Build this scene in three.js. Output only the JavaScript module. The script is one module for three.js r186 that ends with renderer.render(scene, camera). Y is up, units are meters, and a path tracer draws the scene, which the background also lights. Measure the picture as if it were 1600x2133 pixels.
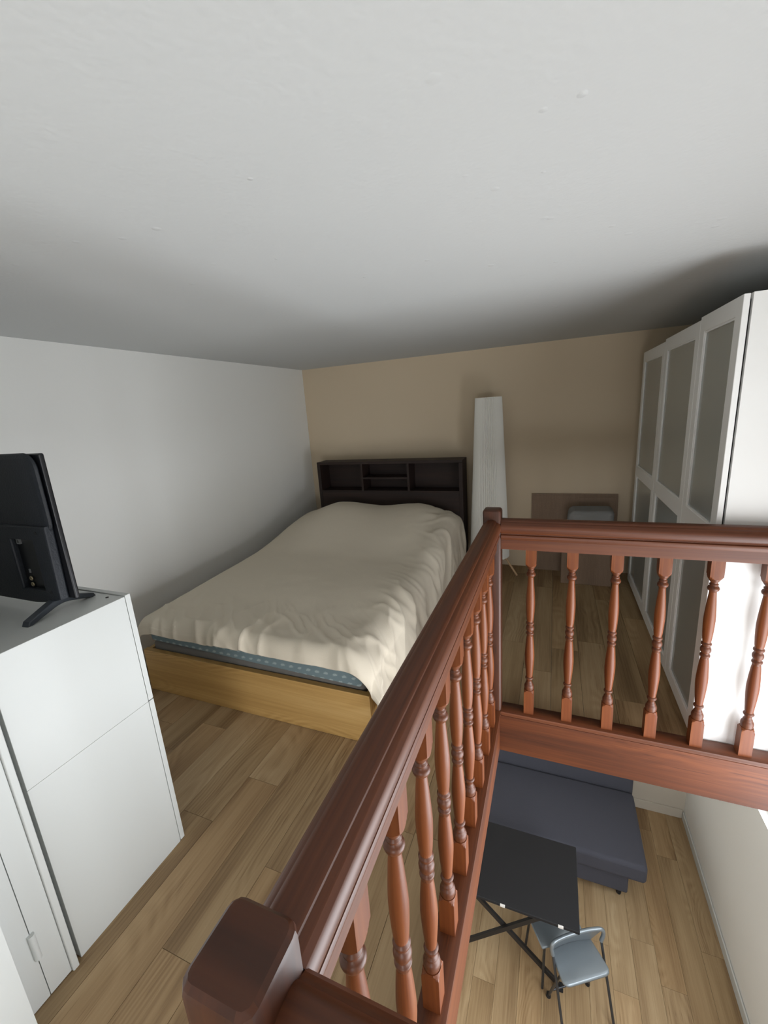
import * as THREE from 'three';
import { RectAreaLightUniformsLib } from 'three/addons/lights/RectAreaLightUniformsLib.js';
import { RoundedBoxGeometry } from 'three/addons/geometries/RoundedBoxGeometry.js';
import { mergeGeometries, toCreasedNormals } from 'three/addons/utils/BufferGeometryUtils.js';

// ---------- camera, sky, light, exposure ----------
const scene = new THREE.Scene();
const renderer = new THREE.WebGLRenderer({ antialias: true });
renderer.toneMapping = THREE.LinearToneMapping;
renderer.toneMappingExposure = 1.27;
renderer.shadowMap.enabled = true;
const camera = new THREE.PerspectiveCamera(101.5, 1600 / 2133, 0.01, 60);
camera.position.set(0, 1.55, 0);
camera.rotation.order = 'YXZ';
const rad = THREE.MathUtils.degToRad;
camera.rotation.set(rad(-13.588), rad(22.57), rad(-3.942));
scene.background = new THREE.Color(0xe3eaf2);          // overcast day outside the windows
scene.backgroundIntensity = 1.3;
RectAreaLightUniformsLib.init();
const XR = 1.265;                                       // inner face of the right wall
const win = [
  { name: 'window_1', z0: -1.84, z1: 0.5, y0: -1.07, y1: 0.7, power: 7.6 },
  { name: 'window_2', z0: -2.86, z1: -1.97, y0: -1.07, y1: -0.42, power: 7.5 },
];
const front = [                                         // unseen windows added as fill behind the camera, above and below the landing
  { name: 'added_window_3', x0: -0.15, x1: 1.22, y0: 0.05, y1: 0.98, power: 13 },
  { name: 'added_window_4', x0: -1.6, x1: 1.0, y0: -1.9, y1: -0.6, power: 2.6 },
];
for (const w of win) {                                  // daylight of each window opening
  const l = new THREE.RectAreaLight(0xf0f4f9, w.power, w.z1 - w.z0 - 0.12, w.y1 - w.y0 - 0.12);
  l.name = 'daylight_and_fill';
  l.position.set(XR + 0.045, (w.y0 + w.y1) / 2, (w.z0 + w.z1) / 2);
  l.lookAt(-5, (w.y0 + w.y1) / 2, (w.z0 + w.z1) / 2);
  scene.add(l);
}

for (const w of front) {  // fill light from the added windows, brightens the back and the lower room
  const l = new THREE.RectAreaLight(0xf0f4f9, w.power, w.x1 - w.x0 - 0.12, w.y1 - w.y0 - 0.12);
  l.name = 'daylight_and_fill'; l.position.set((w.x0 + w.x1) / 2, (w.y0 + w.y1) / 2, 3.2 + 0.045); l.lookAt((w.x0 + w.x1) / 2, (w.y0 + w.y1) / 2, -9); scene.add(l);
}

// ---------- helpers ----------
const used = {};
function numbered(n) { used[n] = (used[n] || 0) + 1; return used[n] === 1 ? n : n + '_' + String(used[n] - 1).padStart(3, '0'); }
function shade(o) { o.traverse((m) => { if (m.isMesh) { m.castShadow = true; m.receiveShadow = true; } }); return o; }
function part(name, geo, m, parent) {
  const o = new THREE.Mesh(geo, m); o.name = name; o.castShadow = o.receiveShadow = true; parent.add(o); return o;
}
function thing(name, label, category, pos = [0, 0, 0], group) {
  const g = new THREE.Group(); g.name = numbered(name); g.position.set(...pos); g.userData = { label, category };
  if (group) g.userData.group = group;
  scene.add(g); return g;
}
function struct(name, geo, m) {
  const o = geo ? new THREE.Mesh(geo, m) : new THREE.Group();
  o.name = name; o.castShadow = o.receiveShadow = true; o.userData = { kind: 'structure' }; scene.add(o); return o;
}
function span(x0, x1, y0, y1, z0, z1) { const g = new THREE.BoxGeometry(x1 - x0, y1 - y0, z1 - z0); g.translate((x0 + x1) / 2, (y0 + y1) / 2, (z0 + z1) / 2); return g; }
function rspan(x0, x1, y0, y1, z0, z1, r = 0.003, s = 1) { const g = new RoundedBoxGeometry(x1 - x0, y1 - y0, z1 - z0, s, r); g.translate((x0 + x1) / 2, (y0 + y1) / 2, (z0 + z1) / 2); return g; }
function flat(gs) { return mergeGeometries(gs.map((g) => { const q = g.index ? g.toNonIndexed() : g; for (const k of Object.keys(q.attributes)) if (!['position', 'normal', 'uv'].includes(k)) q.deleteAttribute(k); return q; })); }
// texture coordinates in metres: u runs along the grain axis
function grain(geo, axis, ox = 0, oy = 0, len = 2.4, wid = 0.64) {
  const g = geo.index ? geo.toNonIndexed() : geo, p = g.attributes.position, uv = new Float32Array(p.count * 2);
  const a = new THREE.Vector3(), b = new THREE.Vector3(), c = new THREE.Vector3(), n = new THREE.Vector3(), ai = 'xyz'.indexOf(axis);
  const others = [0, 1, 2].filter((i) => i !== ai);
  for (let i = 0; i < p.count; i += 3) {
    a.fromBufferAttribute(p, i); b.fromBufferAttribute(p, i + 1); c.fromBufferAttribute(p, i + 2);
    n.copy(b).sub(a).cross(c.clone().sub(a));
    const m = [Math.abs(n.x), Math.abs(n.y), Math.abs(n.z)], d = m.indexOf(Math.max(...m));
    const ui = d === ai ? others[0] : ai, vi = d === ai ? others[1] : others.find((k) => k !== d);
    [a, b, c].forEach((v, k) => { const e = [v.x, v.y, v.z]; uv[(i + k) * 2] = e[ui] / len + ox; uv[(i + k) * 2 + 1] = e[vi] / wid + oy + d * 0.13; });
  }
  g.setAttribute('uv', new THREE.BufferAttribute(uv, 2)); return g;
}
function bar(a, b, r, seg = 10) {                        // a round rod between two points
  const A = new THREE.Vector3(...a), B = new THREE.Vector3(...b), d = B.clone().sub(A);
  const g = new THREE.CylinderGeometry(r, r, d.length(), seg); g.translate(0, d.length() / 2, 0);
  g.applyQuaternion(new THREE.Quaternion().setFromUnitVectors(new THREE.Vector3(0, 1, 0), d.normalize())); g.translate(...a); return g;
}
function beam(a, b, w, t) {                              // a square bar between two points
  const A = new THREE.Vector3(...a), B = new THREE.Vector3(...b), d = B.clone().sub(A);
  const g = new THREE.BoxGeometry(w, d.length(), t); g.translate(0, d.length() / 2, 0);
  g.applyQuaternion(new THREE.Quaternion().setFromUnitVectors(new THREE.Vector3(0, 1, 0), d.normalize())); g.translate(...a); return g;
}
function rng(seed) { let s = seed >>> 0; return () => { s = (s + 0x6d2b79f5) >>> 0; let t = s; t = Math.imul(t ^ (t >>> 15), t | 1); t ^= t + Math.imul(t ^ (t >>> 7), t | 61); return ((t ^ (t >>> 14)) >>> 0) / 4294967296; }; }
function hash(x, y, s) { let h = Math.imul(x, 374761393) + Math.imul(y, 668265263) + Math.imul(s, 2147483647 ^ 0x5bd1e995); h = Math.imul(h ^ (h >>> 13), 1274126177); return ((h ^ (h >>> 16)) >>> 0) / 4294967296; }
const sm = (t) => t * t * (3 - 2 * t);
const step = (a, b, x) => sm(Math.min(1, Math.max(0, (x - a) / (b - a))));
const mod = (a, n) => ((a % n) + n) % n;
function vnoise(x, y, px = 4096, py = 4096, s = 1) {     // value noise with a period
  const xi = Math.floor(x), yi = Math.floor(y), fx = sm(x - xi), fy = sm(y - yi);
  const x0 = mod(xi, px), x1 = mod(xi + 1, px), y0 = mod(yi, py), y1 = mod(yi + 1, py);
  const a = hash(x0, y0, s), b = hash(x1, y0, s), c = hash(x0, y1, s), d = hash(x1, y1, s);
  return a + (b - a) * fx + (c - a) * fy + (a - b - c + d) * fx * fy;
}
function fbm(x, y, o = 4, s = 1) { let v = 0, a = 0.5; for (let i = 0; i < o; i++) { v += a * (vnoise(x, y, 65536, 65536, s + i) - 0.5); x *= 2.03; y *= 2.03; a *= 0.5; } return v; }
function tex(w, h, f, color = true) {
  const d = new Uint8Array(w * h * 4);
  for (let y = 0; y < h; y++) for (let x = 0; x < w; x++) {
    const c = f(x / w, y / h), i = (y * w + x) * 4;
    for (let k = 0; k < 3; k++) d[i + k] = Math.max(0, Math.min(255, (Array.isArray(c) ? c[k] : c) * 255));
    d[i + 3] = 255;
  }
  const t = new THREE.DataTexture(d, w, h); t.wrapS = t.wrapT = THREE.RepeatWrapping; t.magFilter = THREE.LinearFilter; t.minFilter = THREE.LinearMipmapLinearFilter; t.generateMipmaps = true;
  if (color) t.colorSpace = THREE.SRGBColorSpace;
  t.needsUpdate = true; return t;
}
const hex = (h) => [(h >> 16 & 255) / 255, (h >> 8 & 255) / 255, (h & 255) / 255];
const lerp3 = (a, b, t) => [a[0] + (b[0] - a[0]) * t, a[1] + (b[1] - a[1]) * t, a[2] + (b[2] - a[2]) * t];
// wood: u along the board, v across; streaks, fibres, arched figure and pores
function woodTex(dark, mid, light, o) {
  const D = hex(dark), M = hex(mid), L = hex(light), { w = 1024, h = 512, streak = 20, arch = 0.35, pore = 0.3, seed = 1, fine = 1 } = o;
  return tex(w, h, (u, v) => {
    const warp = vnoise(u * 6, v * 5, 6, 5, seed) - 0.5, warp2 = vnoise(u * 14, v * 9, 14, 9, seed + 1) - 0.5;
    const s = vnoise(u * 3, (v + warp * 0.03) * streak, 3, streak, seed + 2), s2 = vnoise(u * 7, (v + warp * 0.02) * streak * 3, 7, streak * 3, seed + 3);
    const f = vnoise(u * 11, v * 150, 11, 150, seed + 4), f2 = vnoise(u * 30, v * 256, 30, 256, seed + 5);
    const patch = step(0.5, 0.75, vnoise(u * 5, v * 7, 5, 7, seed + 6));
    const rings = 0.5 + 0.5 * Math.sin((v * 30 + warp * 13 + warp2 * 3) * Math.PI);
    let t = 0.5 + (s - 0.5) * 0.6 + (s2 - 0.5) * 0.3 + (f - 0.5) * 0.3 * fine + (f2 - 0.5) * 0.16 * fine - arch * patch * (rings - 0.5);
    const p = vnoise(u * 22, v * 200, 22, 200, seed + 7); if (p > 0.82) t -= pore * (p - 0.82) * 5 * (0.3 + patch);
    t = Math.max(0, Math.min(1, t));
    return t < 0.5 ? lerp3(D, M, t * 2) : lerp3(M, L, t * 2 - 1);
  });
}
const std = (o) => new THREE.MeshStandardMaterial(o), phys = (o) => new THREE.MeshPhysicalMaterial(o);
const plasterBump = tex(512, 512, (u, v) => 0.5 + (vnoise(u * 90, v * 90, 90, 90, 11) - 0.5) * 0.5 + (vnoise(u * 220, v * 220, 220, 220, 12) - 0.5) * 0.4 + (vnoise(u * 9, v * 9, 9, 9, 13) - 0.5) * 0.5, false);
const clothBump = tex(256, 256, (u, v) => 0.5 + 0.25 * Math.sin(u * Math.PI * 128) * Math.sin(v * Math.PI * 128) + (vnoise(u * 128, v * 128, 128, 128, 14) - 0.5) * 0.5, false);
const ceilingBump = (() => {                             // fine plaster with a few trowelled lumps
  const k = rng(17), L = []; for (let i = 0; i < 46; i++) L.push([k(), k(), 0.0025 + k() * 0.004, 0.4 + k() * 0.6]);
  return tex(1024, 1024, (u, v) => { let h = 0.35 + (vnoise(u * 300, v * 300, 300, 300, 12) - 0.5) * 0.07 + (vnoise(u * 120, v * 120, 120, 120, 15) - 0.5) * 0.06 + (vnoise(u * 11, v * 11, 11, 11, 13) - 0.5) * 0.25;
    for (const [a, b, q, m] of L) { const d = ((u - a) ** 2 + (v - b) ** 2) / (q * q); if (d < 1) h += 0.4 * m * (1 - d); } return h; }, false);
})();
const planeUV = (geo, s = 1) => grain(geo, 'z', 0, 0, s, s);

const M = {
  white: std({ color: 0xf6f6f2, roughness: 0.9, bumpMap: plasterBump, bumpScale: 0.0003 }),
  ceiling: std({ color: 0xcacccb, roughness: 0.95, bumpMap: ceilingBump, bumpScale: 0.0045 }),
  tan: std({ color: 0xd6c4a8, roughness: 0.9, bumpMap: plasterBump, bumpScale: 0.0003 }),
  beige: std({ color: 0xd0c8ba, roughness: 0.9, bumpMap: plasterBump, bumpScale: 0.0003 }),
  paint: phys({ color: 0xd6d9d6, roughness: 0.5, clearcoat: 0.15, clearcoatRoughness: 0.4 }),
  lacquer: phys({ color: 0xd0d3d0, roughness: 0.42, clearcoat: 0.2, clearcoatRoughness: 0.35 }),
  wardrobe: phys({ color: 0xf2f2ef, roughness: 0.45, clearcoat: 0.1, clearcoatRoughness: 0.4 }),
  pvc: std({ color: 0xf0f1f0, roughness: 0.4 }),
  pane: phys({ color: 0xffffff, roughness: 0.02, transmission: 1, thickness: 0, ior: 1.5 }),
  cupboardGlass: phys({ color: 0xb4b9b5, roughness: 0.25, transmission: 0.3, thickness: 0, ior: 1.5, clearcoat: 0.6, clearcoatRoughness: 0.22 }),
  dark: std({ color: 0x17181b, roughness: 0.6 }),
  tvBack: std({ color: 0x191e25, roughness: 0.55, bumpMap: plasterBump, bumpScale: 0.0006 }),
  tvGloss: std({ color: 0x111317, roughness: 0.35 }),
  tvGrey: std({ color: 0x3a4047, roughness: 0.45 }),
  port: std({ color: 0xa7aaac, roughness: 0.35, metalness: 0.7 }),
  brassy: std({ color: 0xb7a98c, roughness: 0.35, metalness: 0.8 }),
  sofa: std({ color: 0x45464f, roughness: 1, bumpMap: clothBump, bumpScale: 0.001 }),
  tableTop: std({ color: 0x0e0e11, roughness: 0.8, bumpMap: plasterBump, bumpScale: 0.0003 }),
  blackMetal: std({ color: 0x1b1a1b, roughness: 0.5 }),
  clip: std({ color: 0xd5d2cd, roughness: 0.5 }),
  chair: std({ color: 0x7f878c, roughness: 0.34, metalness: 0.45 }),
  chairTube: std({ color: 0x4a4d52, roughness: 0.35, metalness: 0.7 }),
  rubber: std({ color: 0x1c1b1b, roughness: 0.9 }),
  shade: phys({ color: 0xf6f4ec, roughness: 0.95, transmission: 0.12, thickness: 0 }),
  lampLeg: std({ color: 0xc9a882, roughness: 0.6 }),
  greyCloth: std({ color: 0x8b8b89, roughness: 1, bumpMap: clothBump, bumpScale: 0.001 }),
  duvet: phys({ color: 0xdfd4c0, roughness: 1, sheen: 0.25, sheenRoughness: 0.6, sheenColor: new THREE.Color(0xe8dcc8), bumpMap: clothBump, bumpScale: 0.0006 }),
  baseMattress: std({ color: 0x726f6a, roughness: 1, bumpMap: clothBump, bumpScale: 0.001 }),
};
const oak = woodTex(0x816748, 0xa98f6b, 0xbfa783, { seed: 3, streak: 7, arch: 0.22, pore: 0.45, fine: 0.8 });
M.oak = std({ map: oak, roughness: 0.55 });
M.oakWarm = std({ map: oak, color: 0xfbf5ee, roughness: 0.55 });
M.oakPale = std({ map: oak, color: 0xf6f4f0, roughness: 0.55 });
M.bedOak = std({ map: woodTex(0xb08a50, 0xc39c5f, 0xd0ab70, { seed: 21, streak: 16, arch: 0.4, pore: 0.25 }), roughness: 0.5 });
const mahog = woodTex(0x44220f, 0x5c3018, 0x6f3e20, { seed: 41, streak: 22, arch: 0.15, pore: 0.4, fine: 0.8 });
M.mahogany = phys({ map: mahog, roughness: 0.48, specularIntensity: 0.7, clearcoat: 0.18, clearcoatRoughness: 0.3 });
M.newel = phys({ map: woodTex(0x371c0e, 0x4a2614, 0x5a311a, { seed: 47, streak: 22, arch: 0.1, pore: 0.4, fine: 0.8 }), roughness: 0.48, specularIntensity: 0.7, clearcoat: 0.18, clearcoatRoughness: 0.3 });
M.mahoganyRed = phys({ map: woodTex(0x3a1a0a, 0x532911, 0x703c1c, { seed: 57, streak: 10, arch: 0.15, pore: 0.4, fine: 0.8 }), roughness: 0.5, specularIntensity: 0.6, clearcoat: 0.12, clearcoatRoughness: 0.3 });
M.baluster = phys({ map: woodTex(0x4f240b, 0x6b3615, 0x824a22, { seed: 77, streak: 12, arch: 0.1, pore: 0.35, fine: 0.8 }), roughness: 0.5, specularIntensity: 0.6, clearcoat: 0.15, clearcoatRoughness: 0.25 });
M.wenge = std({ map: woodTex(0x1c100b, 0x26160f, 0x331f16, { seed: 91, streak: 24, arch: 0.1, pore: 0.3 }), roughness: 0.65 });
M.card = std({ map: tex(256, 256, (u, v) => lerp3(hex(0x86715f), hex(0x967f6c), 0.5 + (vnoise(u * 64, v * 6, 64, 6, 5) - 0.5) * 0.5 + (vnoise(u * 128, v * 128, 128, 128, 6) - 0.5) * 0.5)), roughness: 0.95 });
// blue grey ticking with rows of pale tufts
M.topper = std({ roughness: 1, map: tex(512, 512, (u, v) => {
  const n = 6, gx = u * n, gy = v * n, r = Math.floor(gy), x = mod(gx + (r % 2) * 0.5, 1) - 0.5, y = gy - r - 0.5;
  const a = x * 0.8 + y * 0.6, b = -x * 0.6 + y * 0.8, d = Math.hypot(a / 0.34, b / 0.24), e = 1 - step(0.55, 1.05, d + (vnoise(u * 60, v * 60, 60, 60, 16) - 0.5) * 0.5);
  return lerp3(hex(0x74868a), hex(0xa9b5b6), e * (0.75 + 0.3 * Math.sin(b * 90)));
}), bumpMap: clothBump, bumpScale: 0.001 });

// ---------- the room ----------
const XL = -2.4955, ZB = -4.016, ZF = 3.2, YC = 2.023, YL = -2.5;
struct('wall_left', planeUV(span(XL - 0.15, XL, YL - 0.2, YC, ZB - 0.15, ZF + 0.15)), M.white);
struct('wall_back', planeUV(span(XL, XR + 0.15, -0.12, YC, ZB - 0.15, ZB)), M.tan);
struct('wall_back_lower', planeUV(span(XL, XR + 0.15, YL - 0.2, -0.1201, ZB - 0.15, ZB)), M.beige);
{
  const s = new THREE.Shape(); s.moveTo(XL, YL - 0.2); s.lineTo(XR + 0.15, YL - 0.2); s.lineTo(XR + 0.15, YC); s.lineTo(XL, YC); s.closePath();
  for (const w of front) { const h = new THREE.Path(); h.moveTo(w.x0, w.y0); h.lineTo(w.x0, w.y1); h.lineTo(w.x1, w.y1); h.lineTo(w.x1, w.y0); h.closePath(); s.holes.push(h); }
  const g = new THREE.ExtrudeGeometry(s, { depth: 0.15, bevelEnabled: false }); g.translate(0, 0, ZF); struct('wall_front', planeUV(g), M.white);
  for (const w of front) {  // frames and panes of the added fill windows
    const o = struct(w.name), z0 = ZF + 0.07, z1 = ZF + 0.13, f = 0.055, xm = (w.x0 + w.x1) / 2;
    part('window_frame', flat([span(w.x0, w.x0 + f, w.y0, w.y1, z0, z1), span(w.x1 - f, w.x1, w.y0, w.y1, z0, z1), span(w.x0 + f, w.x1 - f, w.y0, w.y0 + f, z0, z1), span(w.x0 + f, w.x1 - f, w.y1 - f, w.y1, z0, z1)]), M.pvc, o);
    part('mullion', span(xm - 0.025, xm + 0.025, w.y0 + f, w.y1 - f, z0 + 0.005, z1 - 0.005), M.pvc, o);
    for (const [a, b] of [[w.x0 + f, xm - 0.025], [xm + 0.025, w.x1 - f]]) part('window_pane', span(a, b, w.y0 + f, w.y1 - f, z0 + 0.025, z0 + 0.031), M.pane, o);
  }
}
struct('wall_left_return', planeUV(span(XL, -1.33, 0, YC, -0.462, -0.34)), M.white);
struct('wall_left_front', planeUV(span(-1.283, -1.2, 0, YC, -0.32, ZF)), M.paint);
struct('wall_left_door_side', planeUV(span(-1.42, -1.33, 0, YC, -0.3399, ZF)), M.white);
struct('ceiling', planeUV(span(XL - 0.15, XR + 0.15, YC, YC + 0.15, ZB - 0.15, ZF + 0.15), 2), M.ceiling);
{                                                        // right wall with its window openings
  const s = new THREE.Shape(); s.moveTo(-ZF, YL - 0.2); s.lineTo(-ZB, YL - 0.2); s.lineTo(-ZB, YC); s.lineTo(-ZF, YC); s.closePath();
  for (const w of win) { const h = new THREE.Path(); h.moveTo(-w.z1, w.y0); h.lineTo(-w.z1, w.y1); h.lineTo(-w.z0, w.y1); h.lineTo(-w.z0, w.y0); h.closePath(); s.holes.push(h); }
  const g = new THREE.ExtrudeGeometry(s, { depth: 0.15, bevelEnabled: false }); g.rotateY(Math.PI / 2); g.translate(XR, 0, 0);
  struct('wall_right', planeUV(g), M.white);
}
for (const w of win) {
  const o = struct(w.name), x0 = XR + 0.07, x1 = XR + 0.13, f = 0.055;
  part('window_frame', flat([span(x0, x1, w.y0, w.y1, w.z0, w.z0 + f), span(x0, x1, w.y0, w.y1, w.z1 - f, w.z1), span(x0, x1, w.y0, w.y0 + f, w.z0 + f, w.z1 - f), span(x0, x1, w.y1 - f, w.y1, w.z0 + f, w.z1 - f)]), M.pvc, o);
  const n = w.name === "window_1" ? 3 : 1, zw = (w.z1 - w.z0 - 2 * f) / n;
  for (let i = 0; i < n; i++) {
    const a = w.z0 + f + i * zw, b = a + zw;
    part('window_pane', span(x0 + 0.025, x0 + 0.031, w.y0 + f, w.y1 - f, a + (i ? 0.025 : 0), b - (i < n - 1 ? 0.025 : 0)), M.pane, o);
    if (i) part('mullion', span(x0 + 0.005, x1 - 0.005, w.y0 + f, w.y1 - f, a - 0.025, a + 0.025), M.pvc, o);
  }
}
// mezzanine floor: slab with the stairwell opening, and its boards one by one
const HX = -0.235, HZ0 = -1.9, HZ1 = -0.17;
const floor = struct('floor');
{
  const s = new THREE.Shape(); [[XL, -ZB], [XR, -ZB], [XR, -HZ0], [HX, -HZ0], [HX, -HZ1], [XR, -HZ1], [XR, -ZF], [XL, -ZF]].forEach(([x, y], i) => (i ? s.lineTo(x, y) : s.moveTo(x, y))); s.closePath();
  const g = new THREE.ExtrudeGeometry(s, { depth: 0.193, bevelEnabled: false }); g.rotateX(-Math.PI / 2); g.translate(0, -0.205, 0);
  part('slab', planeUV(g), M.white, floor);
}
const floorLower = struct('floor_lower');
part('slab', planeUV(span(XL, XR, YL - 0.2, YL - 0.0121, ZB, ZF)), M.beige, floorLower);
function boards(parent, x0, x1, z0, z1, top, k, joint, r) {
  const L = 1.22, gap = 0.0007;
  let z = joint - Math.ceil((joint - z0) / L) * L;
  for (; z < z1; z += L) {
    const a = Math.max(z, z0), b = Math.min(z + L, z1); if (b - a < 0.02) continue;
    const g = grain(span(x0 + gap, x1 - gap, top - 0.012, top, a + gap, b - gap), 'z', r(), r());
    part('plank', g, [M.oak, M.oakWarm, M.oakPale][Math.floor(r() * 3)], parent);
  }
}
{
  const r = rng(5), W = 0.156, fixed = { '-2': -1.17, '-1': -0.576, 2: -1.156 };
  for (let k = -11; k < 15; k++) {
    const a = Math.max(XL, -0.917 + k * W), b = Math.min(XR, -0.917 + (k + 1) * W), j = fixed[k] ?? -4 + r() * 1.22;
    if (b - a < 0.01) continue;
    if (b < -0.28) boards(floor, a, b, ZB, ZF, 0, k, j, r);
    else { boards(floor, a, b, ZB, -1.957, 0, k, j, r); boards(floor, a, b, -0.155, ZF, 0, k, j, r); }
    boards(floorLower, a, b, ZB, ZF, YL, k, -4 + r() * 1.22, r);
  }
}
struct('baseboard_right', flat([span(XR - 0.014, XR - 0.0005, YL + 0.0002, YL + 0.075, ZB + 0.015, ZF), bar([XR - 0.008, YL + 0.075, ZB + 0.015], [XR - 0.008, YL + 0.075, ZF], 0.007, 8)]), M.paint);
struct('baseboard_back', rspan(XL, XR - 0.016, YL + 0.0002, YL + 0.1, ZB + 0.0005, ZB + 0.014, 0.004), M.beige);
// the painted door beside the cupboards
{
  const d = struct('door_1');
  part('casing', rspan(-1.3295, -1.277, 0.0002, YC - 0.05, -0.461, -0.4435, 0.003), M.paint, d);
  part('jamb', span(-1.3295, -1.285, 0.004, YC - 0.05, -0.4425, -0.387), M.paint, d);
  part('door_leaf', rspan(-1.3295, -1.2845, 0.003, YC - 0.06, -0.3855, 0.4, 0.002), M.paint, d);
  const h = part('hinge', flat([bar([-1.281, 0.15, -0.386], [-1.281, 0.236, -0.386], 0.0085, 14), span(-1.2845, -1.281, 0.152, 0.234, -0.394, -0.378)]), M.paint, d); void h;
}
// stairwell edge boards under the balustrades
struct('trim_1', grain(rspan(-0.2349, -0.222, -0.212, -0.0005, -1.886, -0.185, 0.002), 'z'), M.mahoganyRed);
struct('trim_2', grain(rspan(-0.2345, XR - 0.001, -0.212, -0.0005, -1.8995, -1.887, 0.002), 'x'), M.mahoganyRed);
struct('trim_3', grain(rspan(-0.2345, XR - 0.001, -0.235, -0.0005, -0.182, -0.1701, 0.002), 'x'), M.mahoganyRed);

// ---------- balustrades ----------
const handrailShape = (() => {
  const half = [[0.0235, 0.891], [0.0235, 0.938], [0.0305, 0.9395], [0.035, 0.947], [0.0365, 0.954], [0.035, 0.961], [0.029, 0.9645], [0.028, 0.969], [0.035, 0.972], [0.0405, 0.98], [0.0425, 0.99], [0.042, 1.001], [0.0385, 1.011], [0.0325, 1.018], [0.0255, 1.0215], [0.0225, 1.0225], [0.0215, 1.026], [0.017, 1.0305], [0.009, 1.033]];
  const s = new THREE.Shape(); half.forEach(([x, y], i) => (i ? s.lineTo(x, y) : s.moveTo(x, y)));
  s.lineTo(0, 1.0335); [...half].reverse().forEach(([x, y]) => s.lineTo(-x, y)); s.closePath(); return s;
})();
const bottomShape = (() => {
  const s = new THREE.Shape(), half = [[0.036, 0.0003], [0.036, 0.008], [0.0395, 0.0105], [0.0405, 0.017], [0.0395, 0.0235], [0.036, 0.026]];
  half.forEach(([x, y], i) => (i ? s.lineTo(x, y) : s.moveTo(x, y))); [...half].reverse().forEach(([x, y]) => s.lineTo(-x, y)); s.closePath(); return s;
})();
function run(shape, len, ox) { let g = new THREE.ExtrudeGeometry(shape, { depth: len, bevelEnabled: false }); g = toCreasedNormals(g, 0.7); return grain(g, 'z', ox, ox * 0.7, 2.4, 0.4); }
function latheWood(pts, seg = 20) { const g = new THREE.LatheGeometry(pts.map(([r, y]) => new THREE.Vector2(r, y)), seg); const uv = g.attributes.uv, p = g.attributes.position; for (let i = 0; i < uv.count; i++) uv.setXY(i, p.getY(i) / 2.4, uv.getX(i) * 0.3); return g; }
function block(y0, y1, end) {                            // square end of a baluster, its corners turned away where it meets the turning
  const a = 0.023, N = 32, ys = [], P = [], I = [], K = 6, T = 0.014;
  for (let k = 0; k <= K; k++) ys.push([end === 'low' ? y0 + T * k / K : y1 - T + T * k / K, end === 'low' ? 1 - k / K : k / K]);
  if (end === 'low') ys.push([y1, 0]); else ys.unshift([y0, 0]);
  for (const [y, t] of ys) for (let i = 0; i < N; i++) { const w = (i / N) * Math.PI * 2, q = a / Math.max(Math.abs(Math.cos(w)), Math.abs(Math.sin(w))), R = 0.0327 - 0.0095 * t, v = Math.min(q, R); P.push(Math.cos(w) * v, y, Math.sin(w) * v); }
  const n = ys.length; for (let k = 0; k < n - 1; k++) for (let i = 0; i < N; i++) { const p = k * N + i, q = k * N + (i + 1) % N; I.push(p, p + N, q, q, p + N, q + N); }
  for (const [k, flip] of [[0, 0], [n - 1, 1]]) { const c = P.length / 3; P.push(0, ys[k][0], 0); for (let i = 0; i < N; i++) { const p = k * N + i, q = k * N + (i + 1) % N; if (flip) I.push(c, q, p); else I.push(c, p, q); } }
  const g = new THREE.BufferGeometry(); g.setAttribute('position', new THREE.Float32BufferAttribute(P, 3)); g.setIndex(I); g.computeVertexNormals();
  return grain(toCreasedNormals(g, 0.45), 'y', y0, 0.2);
}
const balusterGeo = (() => {
  const P = [[0.0215, 0.8125], [0.0205, 0.808], [0.0165, 0.801], [0.0122, 0.795], [0.0122, 0.791], [0.0158, 0.788], [0.0155, 0.784], [0.0125, 0.781], [0.018, 0.777], [0.0205, 0.7715], [0.0208, 0.767], [0.019, 0.7615], [0.0145, 0.758], [0.0128, 0.754], [0.0132, 0.745], [0.0152, 0.722], [0.0175, 0.69], [0.0198, 0.655], [0.0207, 0.63], [0.0203, 0.605], [0.0188, 0.572], [0.0167, 0.542], [0.0148, 0.53], [0.0146, 0.527], [0.0182, 0.5245], [0.0188, 0.52], [0.0178, 0.5155], [0.0132, 0.513], [0.0132, 0.508], [0.0165, 0.505], [0.019, 0.499], [0.0196, 0.493], [0.019, 0.487], [0.0165, 0.481], [0.0132, 0.4785], [0.0132, 0.473], [0.0178, 0.4705], [0.0186, 0.466], [0.0178, 0.4615], [0.0143, 0.459], [0.0148, 0.452], [0.0168, 0.435], [0.0195, 0.4], [0.0216, 0.365], [0.0222, 0.345], [0.0215, 0.32], [0.0195, 0.288], [0.017, 0.257], [0.0152, 0.235], [0.0138, 0.229], [0.0175, 0.226], [0.0194, 0.222], [0.0184, 0.2175], [0.0142, 0.2145], [0.0126, 0.206], [0.013, 0.2], [0.0165, 0.196], [0.0172, 0.192], [0.0165, 0.189], [0.0205, 0.185], [0.0226, 0.178], [0.0228, 0.172], [0.0222, 0.164], [0.021, 0.158]];
  const cut = (lo, hi) => P.filter(([, y]) => y <= hi + 1e-6 && y >= lo - 1e-6);
  const plain = flat([latheWood(cut(0.53, 0.754)), latheWood(cut(0.229, 0.452)), block(0.812, 0.8915, 'low'), block(0.026, 0.1585, 'high')]);
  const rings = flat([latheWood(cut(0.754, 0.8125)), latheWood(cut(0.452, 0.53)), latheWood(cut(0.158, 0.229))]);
  return [plain, rings];
})();
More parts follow.
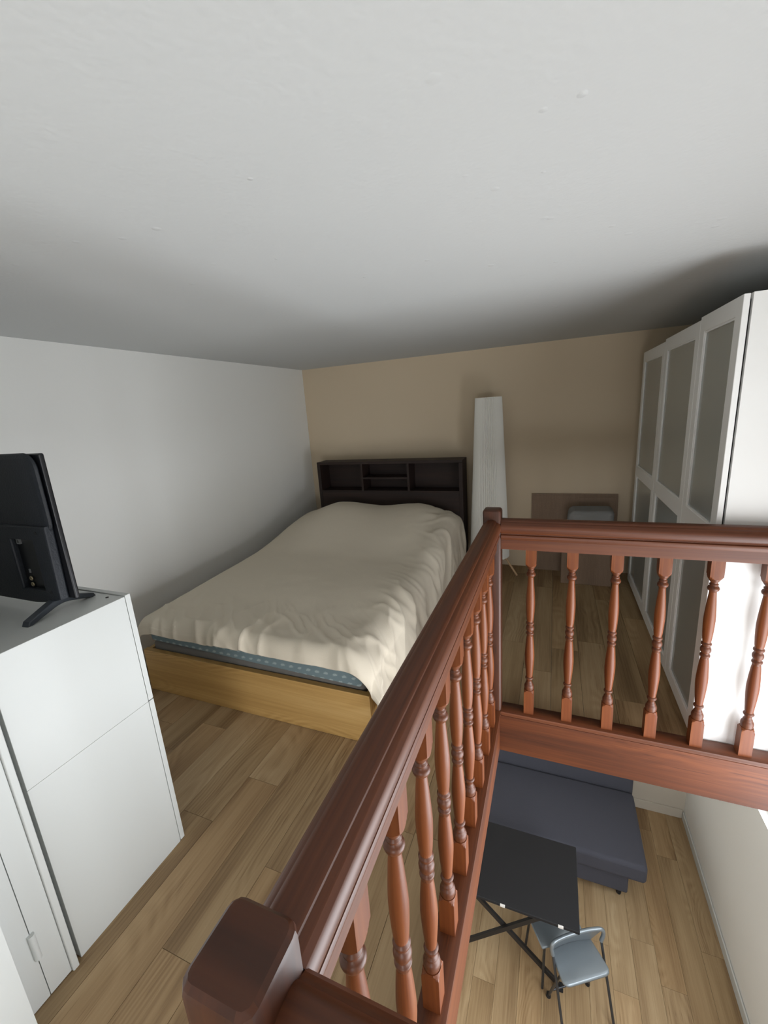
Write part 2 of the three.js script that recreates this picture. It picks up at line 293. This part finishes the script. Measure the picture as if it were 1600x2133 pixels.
function newelGeo(h = 1.078, w = 0.082) {                // square post, edges eased, top chamfered with a soft edge
  const c = 0.013, a = w / 2 - c, r = 0.004, s = new THREE.Shape(); s.moveTo(-a + r, -a); s.lineTo(a - r, -a); s.quadraticCurveTo(a, -a, a, -a + r); s.lineTo(a, a - r); s.quadraticCurveTo(a, a, a - r, a); s.lineTo(-a + r, a); s.quadraticCurveTo(-a, a, -a, a - r); s.lineTo(-a, -a + r); s.quadraticCurveTo(-a, -a, -a + r, -a);
  const g = new THREE.ExtrudeGeometry(s, { depth: h - 0.001 - c, bevelEnabled: true, bevelThickness: c, bevelSize: c, bevelSegments: 3, curveSegments: 3 }); g.rotateX(-Math.PI / 2); g.translate(0, 0.0005, 0);
  const p = g.attributes.position; for (let i = 0; i < p.count; i++) if (p.getY(i) < 0.0006) p.setY(i, 0.0003);
  return grain(toCreasedNormals(g, 0.45), 'y', 0.3, 0.1);
}
const newel = newelGeo();
const AX = -0.2565, BZ = -1.925, CZ = -0.2;
const banister = thing('balustrade', 'dark reddish wooden banister with turned balusters and square posts around the stairwell', 'banister', [AX, 0, CZ]);
function section(x, z, dir, start, len, n, first, pitch) { // one straight run: two rails and its balusters
  const put = (name, geo, m, d, turn) => { const q = part(name, geo, m, banister); q.rotation.y = turn; q.position.set(x - AX + Math.sin(dir) * d, 0, z - CZ + Math.cos(dir) * d); return q; };
  put('handrail', run(handrailShape, len, 0.2), M.mahogany, start, dir);
  put('bottom_rail', run(bottomShape, len, 0.6), M.mahogany, start, dir);
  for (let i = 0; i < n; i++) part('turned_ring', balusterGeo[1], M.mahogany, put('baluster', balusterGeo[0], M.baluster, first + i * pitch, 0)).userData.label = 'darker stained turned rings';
}
section(AX, CZ, Math.PI, 0.036, 1.653, 9, 0.18, 0.175);                        // along the bed side of the stairwell
section(-0.2154, BZ, Math.PI / 2, 0, XR + 0.2149, 8, 0.1313, 0.1735);            // across its far end to the right wall
section(-0.2154, CZ, Math.PI / 2, 0, XR + 0.2149, 8, 0.17, 0.1735);              // across its near end
for (const z of [0, -1.725]) part('newel_post', newel, M.newel, banister).position.set(0, 0.0003, z);

// ---------- bed ----------
{
  const b = thing('bed_frame', 'low light oak bed frame with a plain foot board, under the mattress', 'bed', [0, 0, 0]);
  part('foot_board', grain(rspan(-2.235, -0.765, 0.0005, 0.268, -1.54, -1.508, 0.003), 'x', 0.1, 0.3), M.bedOak, b);
  for (const x of [-2.235, -0.795]) part('side_board', grain(rspan(x, x + 0.03, 0.0005, 0.262, -3.64, -1.5405, 0.003), 'z', x, 0.2), M.bedOak, b);
  part('slat_base', grain(span(-2.2045, -0.7955, 0.02, 0.1, -3.62, -1.5405), 'z', 0.5, 0.1), M.bedOak, b);
  const hb = thing('headboard', 'dark brown wooden headboard with four open shelf compartments behind the bed', 'headboard', [0, 0, 0]);
  const x0 = -2.214, x1 = -0.743, z0 = -3.845, z1 = -3.65, t = 0.026;
  part('top_panel', grain(rspan(x0, x1, 1.062, 1.088, z0, z1, 0.002), 'x'), M.wenge, hb);
  for (const x of [x0, x1 - t - 0.008]) part('side_panel', grain(rspan(x, x + t + 0.008, 0.0005, 1.0615, z0, z1, 0.002), 'y', x), M.wenge, hb);
  part('back_panel', grain(span(x0 + 0.035, x1 - 0.035, 0.1, 1.0615, z0, z0 + 0.012), 'x', 0.3), M.wenge, hb);
  part('front_panel', grain(span(x0 + 0.035, x1 - 0.035, 0.02, 0.79, z1 - 0.022, z1 - 0.001), 'x', 0.6), M.wenge, hb);
  part('shelf', grain(span(x0 + 0.035, x1 - 0.035, 0.7905, 0.806, z0 + 0.0125, z1 - 0.001), 'x', 0.8), M.wenge, hb);
  for (const x of [-1.735, -1.262]) part('divider', grain(span(x, x + 0.02, 0.8065, 1.0615, z0 + 0.0125, z1 - 0.003), 'y', x), M.wenge, hb);
  part('shelf', grain(span(-1.7145, -1.2625, 0.918, 0.934, z0 + 0.0125, z1 - 0.003), 'x', 0.1), M.wenge, hb);
  const m = thing('mattress', 'dark grey base mattress showing as a thin band above the oak foot board', 'mattress');
  part('mattress_body', planeUV(rspan(-2.2, -0.8, 0.101, 0.315, -3.6, -1.546, 0.03, 3), 0.3), M.baseMattress, m);
  const tp = thing('mattress_topper', 'blue grey patterned mattress with pale tufts, between base mattress and duvet', 'mattress');
  const g = rspan(-2.19, -0.795, 0.3155, 0.42, -3.6, -1.53, 0.03, 3), p = g.attributes.position;
  for (let i = 0; i < p.count; i++) { const f = step(-1.545, -1.53, p.getZ(i)) * step(-1.9, -0.85, p.getX(i)); if (p.getY(i) < 0.36) p.setY(i, p.getY(i) - 0.045 * f); if (p.getY(i) > 0.36) p.setY(i, p.getY(i) - 0.012); }
  part('topper_body', grain(g, 'x', 0, 0, 0.3, 0.2), M.topper, tp);
}
{                                                        // duvet: top, left edge, foot hem and the long drop on the open side
  const NS = 190, NT = 190, XA = -2.262, XB = -0.748;
  function top(x, z) {
    const up = 0.475 + 0.035 * step(-1.55, -2.3, z) + 0.02 * step(-2.3, -3.0, z);
    const pil = step(-2.55, -3.42, z) * (1 - 0.55 * step(-3.46, -3.7, z));
    const b = step(-2.3, -1.85, x) * step(-0.7, -1.12, x) * (1 - 0.22 * Math.exp(-(((x + 1.46) / 0.2) ** 2)));
    return up + pil * (0.085 + 0.12 * b);
  }
  function at(s, t) {
    let z, e = 1;
    if (t < 0.07) { const q = t / 0.07; e = Math.sin(q * Math.PI / 2); z = -1.492 - 0.06 * (1 - Math.cos(q * Math.PI / 2)); } else z = -1.552 - (t - 0.07) / 0.93 * 2.088;
    const footDist = -1.492 - z;
    let x, y;
    const flare = 0.02 + 0.05 * step(0.9, 0, footDist);
    if (s < 0.09) { const q = s / 0.09 * Math.PI / 2; x = XA + 0.1 * (1 - Math.cos(q)); y = top(XA + 0.1, z) - 0.1 * (1 - Math.sin(q)); }
    else if (s < 0.7) { x = XA + 0.1 + (s - 0.09) / 0.61 * (XB - 0.14 - XA - 0.1); y = top(x, z); }
    else if (s < 0.8) { const q = (s - 0.7) / 0.1 * Math.PI / 2; x = XB - 0.14 + 0.14 * Math.sin(q); y = top(XB - 0.14, z) - 0.12 * (1 - Math.cos(q)); }
    else { const q = (s - 0.8) / 0.2, y0 = top(XB - 0.14, z) - 0.12, yb = 0.16 - 0.05 * step(0, 0.8, footDist); x = XB + flare * q; y = y0 + (yb - y0) * q; }
    y -= 0.088 * (1 - e) * (1 - step(0.76, 0.9, s) * 0.6);
    // creases
    const drop = step(0.7, 0.84, s), near = step(0.5, 0.0, footDist), fan = x + (x + 1.45) * footDist * 0.5 + 0.25 * footDist;
    const cr = (v) => 1 - Math.abs(2 * v - 1);
    let d = fbm(x * 2.2, z * 2.2, 4, 31) * 0.022;
    const wx = fbm(x * 3.1, z * 3.1, 3, 61), wz = fbm(x * 2.7, z * 2.7, 3, 67), vary = 0.35 + 1.1 * vnoise(x * 3.3, z * 3.3, 9999, 9999, 71);
    d += near * (1 - drop) * vary * (Math.pow(cr(vnoise(fan * 7 + wx * 3, z * 2 + wz * 2.5, 9999, 9999, 33)), 2.4) - 0.3) * 0.024;
    d += near * vary * (Math.pow(cr(vnoise((fan + footDist * 0.7) * 14 + wz * 3, z * 3.5 + wx * 3, 9999, 9999, 35)), 3) - 0.25) * 0.012;
    const side = step(0.62, 0.8, s);
    d += side * vary * (Math.pow(cr(vnoise(z * 5.5 + y * 3.4 + wx * 4, y * 2.5 + s * 3 + wz * 3, 9999, 9999, 37)), 2) - 0.38) * 0.03;
    d += side * (cr(vnoise(z * 13 - y * 6 + wz * 5, y * 4 + wx * 3, 9999, 9999, 39)) - 0.5) * 0.014;
    const nose = step(-2.9, -3.3, z) * step(0.52, 0.68, s); d += nose * (cr(vnoise(x * 14 + z * 9, z * 5, 9999, 9999, 45)) - 0.5) * 0.012;
    x += d * drop; y += d * (1 - drop * 0.8); if (t < 0.1) z += d * 0.9 * (1 - t / 0.1);
    if (t < 0.02) y += 0.01 * (vnoise(x * 11, 1, 9999, 9999, 51) - 0.5);
    return [x, y, z];
  }
  const pos = [], idx = [];
  for (let j = 0; j <= NT; j++) for (let i = 0; i <= NS; i++) pos.push(...at(i / NS, Math.pow(j / NT, 1.25)));
  const n = (NS + 1) * (NT + 1);
  const outer = new THREE.BufferGeometry(); outer.setAttribute('position', new THREE.Float32BufferAttribute(pos, 3));
  for (let j = 0; j < NT; j++) for (let i = 0; i < NS; i++) { const a = j * (NS + 1) + i, b = a + 1, c = a + NS + 1, e = c + 1; idx.push(a, b, c, b, e, c); }
  outer.setIndex(idx); outer.computeVertexNormals();
  const nn = outer.attributes.normal, all = [...pos];
  for (let i = 0; i < n; i++) { all.push(pos[i * 3] - nn.getX(i) * 0.012, pos[i * 3 + 1] - nn.getY(i) * 0.012, pos[i * 3 + 2] - nn.getZ(i) * 0.012); }
  const full = [...idx]; for (let k = 0; k < idx.length; k += 3) full.push(idx[k] + n, idx[k + 2] + n, idx[k + 1] + n);
  const edge = (a, b) => full.push(a, a + n, b, b, a + n, b + n);
  for (let i = 0; i < NS; i++) { edge(i, i + 1); edge(NT * (NS + 1) + i + 1, NT * (NS + 1) + i); }
  for (let j = 0; j < NT; j++) { edge((j + 1) * (NS + 1), j * (NS + 1)); edge(j * (NS + 1) + NS, (j + 1) * (NS + 1) + NS); }
  const g = new THREE.BufferGeometry(); g.setAttribute('position', new THREE.Float32BufferAttribute(all, 3));
  const uv = []; for (let k = 0; k < 2; k++) for (let j = 0; j <= NT; j++) for (let i = 0; i <= NS; i++) uv.push(i / NS * 8, j / NT * 9);
  g.setAttribute('uv', new THREE.Float32BufferAttribute(uv, 2)); g.setIndex(full); g.computeVertexNormals();
  const d = thing('duvet', 'cream beige duvet over the bed, creased at the foot and hanging down one side', 'duvet');
  part('duvet_cover', g, M.duvet, d);
}

// ---------- floor lamp ----------
{
  const o = thing('floor_lamp', 'tall tapered white pleated paper floor lamp on thin wooden legs beside the headboard', 'lamp', [-0.528, 0, -3.745]);
  const N = 58, S = N * 4, rows = 14, y0 = 0.19, y1 = 1.6, pos = [], idx = [];
  for (let k = 0; k < 2; k++) for (let j = 0; j <= rows; j++) for (let i = 0; i < S; i++) {
    const t = j / rows, a = i / S * Math.PI * 2, ph = i % 4, r = 0.169 + (0.107 - 0.169) * t + (ph === 0 ? 0.0062 : ph === 2 ? -0.006 : 0) * (1 - 0.25 * t) - k * 0.0018;
    pos.push(Math.cos(a) * r, y0 + (y1 - y0) * t, Math.sin(a) * r);
  }
  const per = (rows + 1) * S;
  for (let k = 0; k < 2; k++) for (let j = 0; j < rows; j++) for (let i = 0; i < S; i++) { const a = k * per + j * S + i, b = k * per + j * S + (i + 1) % S, c = a + S, d = b + S; if (k) idx.push(a, b, c, b, d, c); else idx.push(a, c, b, b, c, d); }
  for (const j of [0, rows]) for (let i = 0; i < S; i++) { const a = j * S + i, b = j * S + (i + 1) % S, c = a + per, d = b + per; if (j) idx.push(a, c, b, b, c, d); else idx.push(a, b, c, b, d, c); }
  let g = new THREE.BufferGeometry(); g.setAttribute('position', new THREE.Float32BufferAttribute(pos, 3)); g.setIndex(idx); g = toCreasedNormals(g, 0.3);
  part('lamp_shade', g, M.shade, o);
  const ring = (y, r) => { const q = new THREE.TorusGeometry(r, 0.003, 6, 40); q.rotateX(Math.PI / 2); q.translate(0, y, 0); return q; };
  part('frame', flat([ring(0.2, 0.16), ring(1.59, 0.1), bar([-0.16, 0.2, 0], [0.16, 0.2, 0], 0.003), bar([0, 0.2, -0.16], [0, 0.2, 0.16], 0.003), bar([0, 0.2, 0], [0, 0.42, 0], 0.006)]), M.paint, o);
  for (let i = 0; i < 3; i++) { const a = i * Math.PI * 2 / 3 - 0.02; part('leg', (() => { const A = [Math.cos(a) * 0.115, 0.215, Math.sin(a) * 0.115], B = [Math.cos(a) * 0.243, 0.004, Math.sin(a) * 0.243]; return bar(B, A, 0.0095, 12); })(), M.lampLeg, o); }
}

// ---------- wardrobe: three units, each with a glazed door ----------
{
  const xf = 0.605, X1 = 1.255, cuts = [-1.969, -2.45, -3.125, -3.81];
  const labels = ['white wardrobe unit nearest the banister, its bright side panel facing the stairwell', 'middle of the three white wardrobe units with frosted glass doors', 'white wardrobe unit farthest back, next to the tan wall'];
  for (let i = 0; i < 3; i++) {
    const H = [1.866, 1.855, 1.842][i], z1 = cuts[i] - (i ? 0.002 : 0), z0 = cuts[i + 1] + 0.002, o = thing('wardrobe', labels[i], 'wardrobe', [0, 0, 0], undefined), t = 0.018, xb = xf + 0.028;
    part('side_panel', span(xb, X1, 0.0005, H, z1 - t, z1), M.wardrobe, o);
    part('side_panel', span(xb, X1, 0.0005, H, z0, z0 + t), M.wardrobe, o);
    part('top_panel', span(xb, X1, H - t, H, z0 + t, z1 - t), M.wardrobe, o);
    part('bottom_panel', span(xb, X1, 0.0005, 0.05, z0 + t, z1 - t), M.wardrobe, o);
    part('back_panel', span(X1 - 0.006, X1 - 0.0005, 0.05, H - t, z0 + t, z1 - t), M.wardrobe, o);
    for (const y of [0.42, 0.8, 1.16, 1.5]) part('shelf', span(xb + 0.03, X1 - 0.0065, y, y + t, z0 + t, z1 - t), M.wardrobe, o);
    // door: stiles and rails with a small bead round each pane
    const st = 0.062, dz1 = z1 - 0.0005, dz0 = z0 + 0.0005, yA = 0.03, yB = H - 0.002, xd0 = xf, xd1 = xf + 0.02, rails = [[yA, 0.098], [0.922, 1.0], [yB - 0.068, yB]];
    const fr = [rspan(xd0, xd1, yA, yB, dz1 - st, dz1, 0.0025), rspan(xd0, xd1, yA, yB, dz0, dz0 + st, 0.0025)];
    for (const [a, b] of rails) fr.push(rspan(xd0, xd1, a, b, dz0 + st - 0.004, dz1 - st + 0.004, 0.0025));
    const door = part('door', flat(fr), M.wardrobe, o);
    for (const [a, b] of [[0.098, 0.922], [1.0, yB - 0.068]]) {
      part('glass_pane', span(xd0 + 0.008, xd0 + 0.012, a - 0.004, b + 0.004, dz0 + st - 0.004, dz1 - st + 0.004), M.cupboardGlass, door);
      const bd = 0.008, q = [span(xd0 + 0.002, xd0 + 0.0078, a, b, dz0 + st, dz0 + st + bd), span(xd0 + 0.002, xd0 + 0.0078, a, b, dz1 - st - bd, dz1 - st), span(xd0 + 0.002, xd0 + 0.0078, a, a + bd, dz0 + st + bd, dz1 - st - bd), span(xd0 + 0.002, xd0 + 0.0078, b - bd, b, dz0 + st + bd, dz1 - st - bd)];
      part('glazing_bead', flat(q), M.wardrobe, door);
    }
  }
}

// ---------- white cupboards with the television ----------
{
  const x0 = -2.488, x1 = -1.29, z0 = -0.868, z1 = -0.474;
  const unit = (y0, y1, label) => {
    const o = thing('storage_cabinet', label, 'cabinet', [0, 0, 0], undefined), t = 0.018, zd = z0 + 0.018;
    part('side_panel', rspan(x1 - t, x1, y0, y1, zd + 0.002, z1, 0.0012), M.lacquer, o);
    part('side_panel', rspan(x0, x0 + t, y0, y1, zd + 0.002, z1, 0.0012), M.lacquer, o);
    part('top_panel', span(x0 + t, x1 - t, y1 - t, y1 - 0.0005, zd + 0.002, z1), M.lacquer, o);
    part('bottom_panel', span(x0 + t, x1 - t, y0 + 0.0005, y0 + t, zd + 0.002, z1), M.lacquer, o);
    part('back_panel', span(x0 + t, x1 - t, y0 + t, y1 - t, z1 - 0.006, z1 - 0.001), M.lacquer, o);
    for (const [a, b] of [[x0, (x0 + x1) / 2 - 0.001], [(x0 + x1) / 2 + 0.001, x1]]) part('door', rspan(a, b, y0 + 0.0015, y1 + (y0 > 0.1 ? 0.003 : -0.001), z0, zd, 0.0015), M.lacquer, o);
    return o;
  };
  unit(0.0005, 0.62, 'lower of the two stacked glossy white cabinets, standing on the wooden floor');
  const u = unit(0.6205, 1.017, 'upper of the two stacked glossy white cabinets, carrying the television');
  const hole = new THREE.CylinderGeometry(0.005, 0.005, 0.0015, 14); hole.translate(-1.345, 1.0175, -0.828); part('screw_cap', hole, M.dark, u);

  const tv = thing('television', 'flat black television on the white cabinet, seen from behind', 'television', [-1.69, 1.017, -0.725]);
  part('screen_frame', rspan(-0.362, 0.362, 0.042, 0.482, -0.018, -0.004, 0.005, 2), M.tvGloss, tv);
  part('screen', span(-0.352, 0.352, 0.055, 0.472, -0.0192, -0.018), M.dark, tv);
  const shellShape = (w, y0, y1, r) => { const s = new THREE.Shape(); s.moveTo(-w + r, y0); s.lineTo(w - r, y0); s.quadraticCurveTo(w, y0, w, y0 + r); s.lineTo(w, y1 - r); s.quadraticCurveTo(w, y1, w - r, y1); s.lineTo(-w + r, y1); s.quadraticCurveTo(-w, y1, -w, y1 - r); s.lineTo(-w, y0 + r); s.quadraticCurveTo(-w, y0, -w + r, y0); return s; };
  const up = new THREE.ExtrudeGeometry(shellShape(0.325, 0.27, 0.455, 0.02), { depth: 0.002, bevelEnabled: true, bevelThickness: 0.008, bevelSize: 0.03, bevelSegments: 3 }); up.translate(0, 0, 0.0041);
  part('back_cover', planeUV(up, 0.3), M.tvBack, tv);
  const s = new THREE.Shape(); s.moveTo(-0.33, 0.052); s.quadraticCurveTo(-0.27, 0.034, -0.2, 0.03); s.lineTo(0.2, 0.03); s.quadraticCurveTo(0.27, 0.034, 0.33, 0.052); s.lineTo(0.34, 0.27); s.lineTo(-0.34, 0.27); s.closePath();
  const hole2 = new THREE.Path(); hole2.moveTo(0.155, 0.065); hole2.lineTo(0.275, 0.065); hole2.lineTo(0.275, 0.235); hole2.lineTo(0.155, 0.235); hole2.closePath(); s.holes.push(hole2);
  const low = new THREE.ExtrudeGeometry(s, { depth: 0.016, bevelEnabled: true, bevelThickness: 0.005, bevelSize: 0.005, bevelSegments: 2 }); low.translate(0, 0, 0.0012);
  const hs = part('rear_housing', planeUV(low, 0.3), M.tvBack, tv);
  part('port_panel', span(0.15, 0.28, 0.06, 0.24, -0.0038, 0.006), M.tvGloss, hs);
  for (const [y, c] of [[0.1, M.brassy], [0.08, M.brassy]]) { const q = flat([new THREE.TorusGeometry(0.0055, 0.0022, 8, 16), new THREE.CylinderGeometry(0.002, 0.002, 0.008, 8).rotateX(Math.PI / 2)]); q.translate(0.19, y, 0.0095); part('socket', q, c, hs); }
  part('socket', flat([span(0.17, 0.186, 0.212, 0.216, 0.0061, 0.012), span(0.17, 0.186, 0.226, 0.23, 0.0061, 0.012), span(0.17, 0.173, 0.216, 0.226, 0.0061, 0.012), span(0.183, 0.186, 0.216, 0.226, 0.0061, 0.012)]), M.port, hs);
  part('socket', span(0.186, 0.192, 0.118, 0.13, 0.0061, 0.0085), M.port, hs);
  for (const [x, y] of [[0.3, 0.255], [0.3, 0.07], [-0.3, 0.255], [-0.3, 0.07]]) { const q = new THREE.CylinderGeometry(0.005, 0.005, 0.002, 12).rotateX(Math.PI / 2); q.translate(x, y, 0.0232); part('screw', q, M.dark, hs); }
  for (const x of [0.285, -0.285]) {
    const f = new THREE.Shape(); f.moveTo(-0.108, 0.0003); f.lineTo(-0.098, 0.0003); f.lineTo(-0.03, 0.02); f.quadraticCurveTo(0, 0.028, 0.025, 0.02); f.lineTo(0.092, 0.0003); f.lineTo(0.102, 0.0003); f.lineTo(0.098, 0.008); f.lineTo(0.03, 0.036); f.quadraticCurveTo(0, 0.046, -0.03, 0.036); f.lineTo(-0.102, 0.01); f.closePath();
    const g = new THREE.ExtrudeGeometry(f, { depth: 0.024, bevelEnabled: true, bevelThickness: 0.002, bevelSize: 0.002, bevelSegments: 1 }); g.rotateY(Math.PI / 2); g.rotateY(Math.sign(x) * 0.12); g.translate(x - 0.012, 0.0018, 0.0);
    part('stand_foot', toCreasedNormals(g, 0.5), M.tvGrey, tv);
  }
}

// ---------- boxes in the far corner ----------
{
  const a = thing('cardboard_sheet', 'wide flattened brown cardboard box leaning on the tan wall', 'cardboard', [0, 0, 0]);
  const g = flat([rspan(-0.178, 0.523, 0.0005, 0.705, -0.012, 0, 0.001), rspan(-0.178, 0.2, 0.705, 0.722, -0.013, -0.001, 0.001), rspan(0.2, 0.523, 0.694, 0.722, -0.02, -0.008, 0.001)]);
  g.rotateX(-0.06); g.translate(0, 0, -3.95); part('panel', planeUV(g, 0.5), M.card, a);
  const f = rspan(0.215, 0.505, 0.565, 0.695, 0.0005, 0.006, 0.001); f.rotateX(-0.06); f.translate(0, 0, -3.95); part('flap', planeUV(f, 0.5), M.card, a);
  const e = rspan(0.49, 0.523, 0.0005, 0.56, 0.0005, 0.006, 0.001); e.rotateX(-0.06); e.translate(0, 0, -3.95); part('flap', planeUV(e, 0.5), M.card, a);
  const b = thing('cardboard_box', 'closed brown cardboard box on the floor between lamp and wardrobe, under grey blanket', 'box');
  part('box_body', planeUV(rspan(0.082, 0.47, 0.0005, 0.3, -3.87, -3.67, 0.003), 0.5), M.card, b);
  part('flap', planeUV(rspan(0.084, 0.275, 0.3002, 0.304, -3.868, -3.672, 0.001), 0.5), M.card, b);
  part('flap', planeUV(rspan(0.277, 0.468, 0.3002, 0.304, -3.868, -3.672, 0.001), 0.5), M.card, b);
  const bl = thing('blanket', 'folded grey blanket heaped on top of the cardboard box', 'blanket');
  const fold = (y0, y1, x0, x1, sd) => { const q = rspan(x0, x1, y0, y1, -3.87, -3.672, 0.045, 6), p = q.attributes.position; for (let i = 0; i < p.count; i++) { const x = p.getX(i), y = p.getY(i), z = p.getZ(i); p.setXYZ(i, x + fbm(y * 9, z * 9, 3, sd) * 0.04, y + fbm(x * 7, z * 7, 3, sd + 3) * 0.04 * (y > y0 + 0.03 ? 1 : 0) - 0.02 * step(0.25, 0.1, x) * (y > y0 + 0.03 ? 1 : 0), z + fbm(x * 8, y * 8, 3, sd + 6) * 0.03); } q.computeVertexNormals(); return q; };
  part('fold', planeUV(fold(0.306, 0.49, 0.07, 0.47, 3), 0.4), M.greyCloth, bl);
  part('fold', planeUV(fold(0.488, 0.655, 0.12, 0.465, 13), 0.4), M.greyCloth, bl);
}

// ---------- lower room ----------
{
  const o = thing('sofa_bed', 'dark grey fabric sofa bed against the back wall of the lower room', 'sofa', [0, YL, 0]);
  const xs = 0.775, xl = -1.35;
  const pad = (x0, x1, y0, y1, z0, z1, r) => planeUV(rspan(x0, x1, y0, y1, z0, z1, r, 4), 0.4);
  part('seat_cushion', pad(xl, xs, 0.255, 0.42, -3.745, -3.02, 0.035), M.sofa, o);
  part('base', pad(xl + 0.06, 0.655, 0.075, 0.2548, -3.72, -3.05, 0.015), M.sofa, o);
  part('backrest', pad(xl, xs, 0.26, 0.8, -3.93, -3.75, 0.035), M.sofa, o);
  for (const [x, z] of [[0.6, -3.1], [-1.25, -3.1], [0.6, -3.67], [-1.25, -3.67]]) part('leg', (() => { const q = new THREE.CylinderGeometry(0.024, 0.018, 0.075, 14); q.translate(x, 0.0378, z); return q; })(), M.rubber, o);

  const t = thing('folding_table', 'black rectangular folding table in the lower room, seen from above', 'table', [0, YL, 0]);
  part('table_top', planeUV(rspan(-0.86, 0.235, 0.715, 0.74, -2.77, -2.2, 0.006, 2), 0.5), M.tableTop, t);
  for (const x of [-0.243, 0.122]) part('corner_clip', rspan(x - 0.016, x + 0.016, 0.725, 0.7415, -2.2045, -2.193, 0.002), M.clip, t);
  for (const z of [-2.29, -2.68]) {
    part('leg', beam([-0.62, 0.012, z], [0.09, 0.712, z - 0.0], 0.03, 0.02), M.blackMetal, t);
    part('leg', beam([0.13, 0.012, z - 0.022], [-0.58, 0.712, z - 0.022], 0.03, 0.02), M.blackMetal, t);
    for (const x of [-0.62, 0.13]) part('foot', rspan(x - 0.03, x + 0.03, 0.0005, 0.024, z - 0.035, z + 0.015, 0.004), M.rubber, t);
  }
  part('stretcher', bar([-0.62, 0.04, -2.68], [-0.62, 0.04, -2.29], 0.009), M.blackMetal, t);

  // folding chair: plan of the seat turned against the table
  const c = thing('folding_chair', 'grey metal folding chair turned askew at the corner of the black table', 'chair', [0.29, YL, -2.15]);
  const ang = Math.atan2(0.168, 0.273);                 // the front edge runs to the back right
  c.rotation.y = ang;
  const w = 0.155, seatShape = new THREE.Shape(); const R = 0.04;
  seatShape.moveTo(-w + R, 0); seatShape.lineTo(w - R, 0); seatShape.quadraticCurveTo(w + 0.006, 0, w, R); seatShape.lineTo(w - 0.012, 0.17); seatShape.quadraticCurveTo(w - 0.016, 0.195, w - 0.05, 0.195); seatShape.lineTo(-w + 0.05, 0.195); seatShape.quadraticCurveTo(-w + 0.016, 0.195, -w + 0.012, 0.17); seatShape.lineTo(-w, R); seatShape.quadraticCurveTo(-w - 0.006, 0, -w + R, 0);
  const sg = new THREE.ExtrudeGeometry(seatShape, { depth: 0.006, bevelEnabled: true, bevelThickness: 0.008, bevelSize: 0.008, bevelSegments: 4, curveSegments: 8 }); sg.rotateX(-Math.PI / 2); sg.translate(0, 0.436, 0);
  part('seat', toCreasedNormals(sg, 0.8), M.chair, c);
  part('backrest', (() => {
    const P = [], I = [], nx = 20, ny = 8;
    for (let k = 0; k < 2; k++) for (let j = 0; j <= ny; j++) for (let i = 0; i <= nx; i++) { const s = i / nx * 2 - 1, v = j / ny, q = 0.145 + 0.035 * v; P.push(s * q + 0.012 * v, 0.452 + 0.145 * v, -0.192 + 0.015 * s * s + 0.045 * v - k * 0.006); }
    const m = (nx + 1) * (ny + 1); for (let k = 0; k < 2; k++) for (let j = 0; j < ny; j++) for (let i = 0; i < nx; i++) { const a = k * m + j * (nx + 1) + i, b = a + 1, d = a + nx + 1, e = d + 1; if (k) I.push(a, d, b, b, d, e); else I.push(a, b, d, b, e, d); }
    const q = new THREE.BufferGeometry(); q.setAttribute('position', new THREE.Float32BufferAttribute(P, 3)); q.setIndex(I); q.computeVertexNormals(); return q;
  })(), M.chair, c);
  part('top_rail', new THREE.TubeGeometry(new THREE.CatmullRomCurve3([[-0.166, 0.5, -0.13], [-0.176, 0.565, -0.13], [-0.163, 0.598, -0.134], [-0.1, 0.606, -0.143], [0.012, 0.608, -0.147], [0.12, 0.606, -0.143], [0.188, 0.598, -0.134], [0.2, 0.565, -0.13], [0.186, 0.5, -0.13]].map((p) => new THREE.Vector3(...p))), 48, 0.0125, 10), M.chair, c);
  for (const x of [-1, 1]) part('front_leg', bar([x * 0.178, 0.012, 0.05], [x * 0.176 + 0.01, 0.51, -0.13], 0.0085, 12), M.chairTube, c);
  for (const x of [-1, 1]) part('rear_leg', bar([x * 0.15, 0.012, -0.185], [x * 0.15, 0.43, -0.06], 0.0085, 12), M.chairTube, c);
  for (const [x, z] of [[-0.178, 0.05], [0.178, 0.05], [-0.15, -0.185], [0.15, -0.185]]) part('foot', (() => { const q = new THREE.CylinderGeometry(0.014, 0.016, 0.03, 12); q.translate(x, 0.0155, z); return q; })(), M.rubber, c);
  part('stretcher', bar([-0.15, 0.12, -0.153], [0.15, 0.12, -0.153], 0.007), M.chairTube, c);

  const st = thing('stool', 'low grey stool pushed under the black table behind the folding chair', 'stool', [0.088, YL, -2.44]);
  st.rotation.y = ang;
  part('seat', toCreasedNormals((() => { const q = new RoundedBoxGeometry(0.33, 0.02, 0.26, 3, 0.009); q.translate(0, 0.4, 0); return q; })(), 0.8), M.chair, st);
  for (const x of [-1, 1]) for (const z of [-1, 1]) part('leg', bar([x * 0.15, 0.0005, z * 0.12], [x * 0.125, 0.391, z * 0.095], 0.009, 10), M.chairTube, st);
}

renderer.render(scene, camera);
